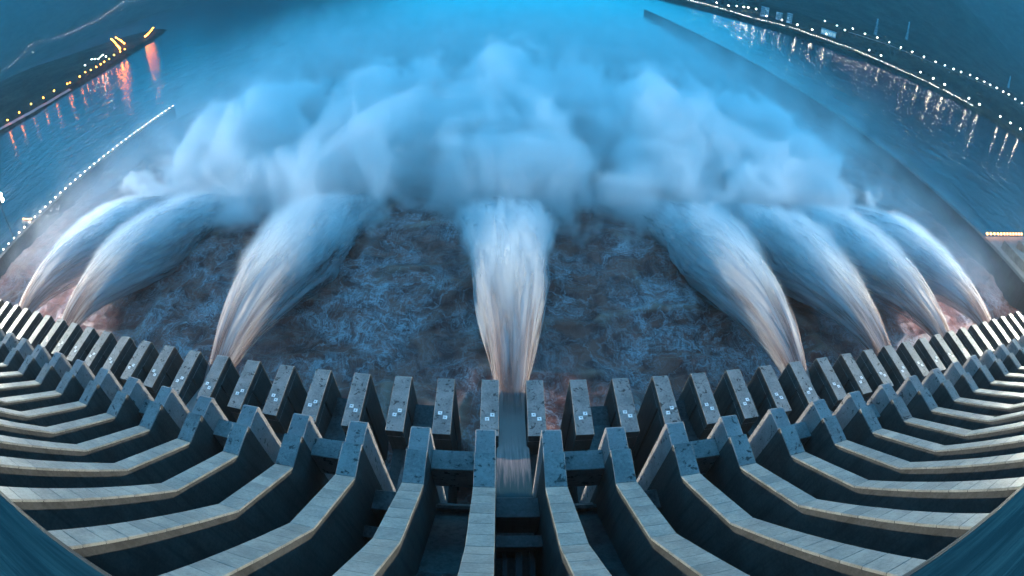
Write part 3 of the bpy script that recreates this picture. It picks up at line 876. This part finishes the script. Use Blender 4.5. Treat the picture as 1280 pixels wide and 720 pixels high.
for n_, c in enumerate(JETS):
    r = empty('water_jet', (c * P, 0, 0)); tag(r, JLAB[c], 'water jet', 'jets from the spillway outlets')
    flip = -1 if (n_ // 2) % 2 else 1
    for i, me in enumerate(variants[n_ % 2]):
        tag(obj('core' if i == 0 else 'veil', me, r, scale=(flip, 1, 1)))
    obj('channel_flow', me_chan, r)

# ---------------------------------------------------------------- spray and mist (a real volume)
def mist_object(name, lo, hi, vox, build, mat):
    me = bpy.data.meshes.new(name)
    o = obj(name, me)
    g = bpy.data.node_groups.new(name, 'GeometryNodeTree')
    g.interface.new_socket('Geometry', in_out='INPUT', socket_type='NodeSocketGeometry')
    g.interface.new_socket('Geometry', in_out='OUTPUT', socket_type='NodeSocketGeometry')
    nt = NT(g)
    pos = nt.new('GeometryNodeInputPosition').outputs[0]
    vc = nt.new('GeometryNodeVolumeCube')
    vc.inputs['Min'].default_value = lo; vc.inputs['Max'].default_value = hi
    for ax, a, b_ in zip('XYZ', lo, hi): vc.inputs['Resolution ' + ax].default_value = max(4, int((b_ - a) / vox))
    nt.put(vc.inputs['Density'], build(nt, pos))
    sm = nt.new('GeometryNodeSetMaterial'); sm.inputs['Material'].default_value = mat
    out = nt.new('NodeGroupOutput')
    nt.l.new(vc.outputs[0], sm.inputs[0]); nt.l.new(sm.outputs[0], out.inputs[0])
    md = o.modifiers.new('spray', 'NODES'); md.node_group = g
    me.materials.append(mat)
    return o
def vol_mat(name, col, aniso, k):
    m = bpy.data.materials.new(name); m.use_nodes = True
    nt = NT(m.node_tree); nt.n.clear()
    v = nt.new('ShaderNodeVolumePrincipled')
    v.inputs['Color'].default_value = rgb(*col); v.inputs['Anisotropy'].default_value = aniso
    v.inputs['Density'].default_value = k
    o = nt.new('ShaderNodeOutputMaterial'); nt.l.new(v.outputs[0], o.inputs['Volume'])
    return m
def mist_field(nt, pos):
    sep = nt.new('ShaderNodeSeparateXYZ'); nt.put(sep.inputs[0], pos)
    x, y, z = sep.outputs
    n = nt.noise(nt.mapping(pos, (1, 0.85, 1.0)), 1 / 34.0, 7, 0.66, 0.6)
    nb = nt.noise(nt.mapping(pos, (1, 1, 0.2), (31, 7, 5)), 1 / 110.0, 2, 0.5)
    # distance to the nearest jet's fall line, in x
    near = None
    for c in JETS:
        d = nt.math('ABSOLUTE', nt.math('SUBTRACT', x, c * P))
        near = d if near is None else nt.math('MINIMUM', near, d)
    jet = nt.rng(near, 6.0, 46.0, 1.0, 0.0)
    start = nt.math('ADD', nt.math('ADD', 146.0, nt.math('MULTIPLY', nb, 46.0)), nt.math('MULTIPLY', jet, 22.0))
    ey = nt.math('MULTIPLY', nt.rng(nt.math('SUBTRACT', y, start), -52.0, 50.0), nt.rng(nt.math('ADD', y, nt.math('MULTIPLY', nt.math('ABSOLUTE', x), 0.25)), 250.0, 540.0, 1.0, 0.0))
    hgt = nt.math('ADD', nt.math('MULTIPLY', nb, 56.0), nt.math('ADD', nt.math('MULTIPLY', jet, 10.0), nt.rng(nt.math('ABSOLUTE', x), 40.0, 190.0, 22.0, 4.0)))
    ez = nt.rng(nt.math('DIVIDE', z, hgt), 0.25, 1.35, 1.0, 0.0)
    ex = nt.rng(nt.math('ABSOLUTE', x), 185.0, 280.0, 1.0, 0.0)
    ex2 = nt.rng(nt.math('ABSOLUTE', x), 240.0, 322.0, 1.0, 0.0)
    env = nt.math('MULTIPLY', nt.math('MULTIPLY', nt.math('MULTIPLY', ey, ez), ex), nt.rng(near, 10.0, 46.0, 1.0, 0.62))
    # billows: noise cut by the envelope
    d = nt.rng(nt.math('ADD', nt.math('MULTIPLY', n, 1.45), nt.math('MULTIPLY', env, 0.66)), 1.0, 1.22)
    d = nt.math('MULTIPLY', d, nt.rng(env, 0.0, 0.25))
    # thin drifting veil further downstream
    ty = nt.math('MULTIPLY', nt.rng(y, 130.0, 300.0), nt.rng(y, 420.0, 900.0, 1.0, 0.0))
    tz = nt.rng(z, 4.0, 84.0, 1.0, 0.0)
    thin = nt.math('MULTIPLY', nt.math('MULTIPLY', ty, tz), nt.math('MULTIPLY', ex2, nt.rng(n, 0.35, 0.72, 0.15, 1.0)))
    # low spray drifting along the walls
    edge = nt.math('MULTIPLY', nt.math('MULTIPLY', nt.rng(nt.math('ABSOLUTE', x), 205.0, 265.0), nt.rng(y, 84.0, 150.0)), nt.math('MULTIPLY', nt.rng(y, 300.0, 400.0, 1.0, 0.0), nt.math('MULTIPLY', nt.rng(z, 2.0, 30.0, 1.0, 0.0), nt.rng(n, 0.35, 0.65, 0.02, 0.16))))
    # spray torn off the jets, streaked along their flight
    s_ = nt.math('SUBTRACT', y, 72.0)
    zt = nt.math('ADD', 25.0, nt.math('MULTIPLY', s_, nt.math('SUBTRACT', 0.34, nt.math('MULTIPLY', s_, 0.0036))))
    hh = nt.math('ADD', 4.5, nt.math('MULTIPLY', s_, 0.075))
    zc = nt.math('SUBTRACT', zt, hh)
    hw_ = nt.math('ADD', 3.0, nt.math('MULTIPLY', nt.math('MINIMUM', s_, 125.0), 0.155))
    ee = nt.math('ADD', nt.math('POWER', nt.math('DIVIDE', near, hw_), 2.0), nt.math('POWER', nt.math('DIVIDE', nt.math('SUBTRACT', z, zc), hh), 2.0))
    stn = nt.noise(nt.mapping(pos, (0.22, 0.03, 0.16)), 1.0, 3, 0.55)
    sp = nt.math('MULTIPLY', nt.rng(nt.math('ADD', ee, nt.math('MULTIPLY', nt.math('ADD', nt.math('SUBTRACT', stn, 0.5), nt.math('MULTIPLY', nt.math('SUBTRACT', n, 0.5), nt.rng(s_, 30.0, 110.0, 0.0, 1.2))), 2.2)), 0.35, 1.35, 1.0, 0.0), nt.rng(s_, 4.0, 60.0, 0.0, 1.0))
    return nt.math('ADD', nt.math('MAXIMUM', d, nt.math('MULTIPLY', sp, 1.3)), nt.math('ADD', edge, nt.math('MULTIPLY', thin, 0.09)))
MIST_D = 0.15
mist = mist_object('mist', (-326, 76, 0), (326, 880, 90), 2.2, mist_field, vol_mat('mist', (0.997, 0.997, 0.997), 0.0, MIST_D))
tag(mist, 'billowing white spray and mist where the jets hit the river', 'mist', kind='stuff')

# ---------------------------------------------------------------- haze
hz = boxes('haze', [(-7900, 7900, -400, 7900, -7, 2300)], [])
m = bpy.data.materials.new('haze'); m.use_nodes = True
nt = NT(m.node_tree); nt.n.clear()
v = nt.new('ShaderNodeVolumePrincipled'); v.inputs['Color'].default_value = rgb(0.9, 0.95, 1.0); v.inputs['Density'].default_value = 0.5e-4
v.inputs['Anisotropy'].default_value = 0.2
o = nt.new('ShaderNodeOutputMaterial'); nt.l.new(v.outputs[0], o.inputs['Volume'])
hz.materials.append(m)
tag(obj('haze', hz), kind='stuff')
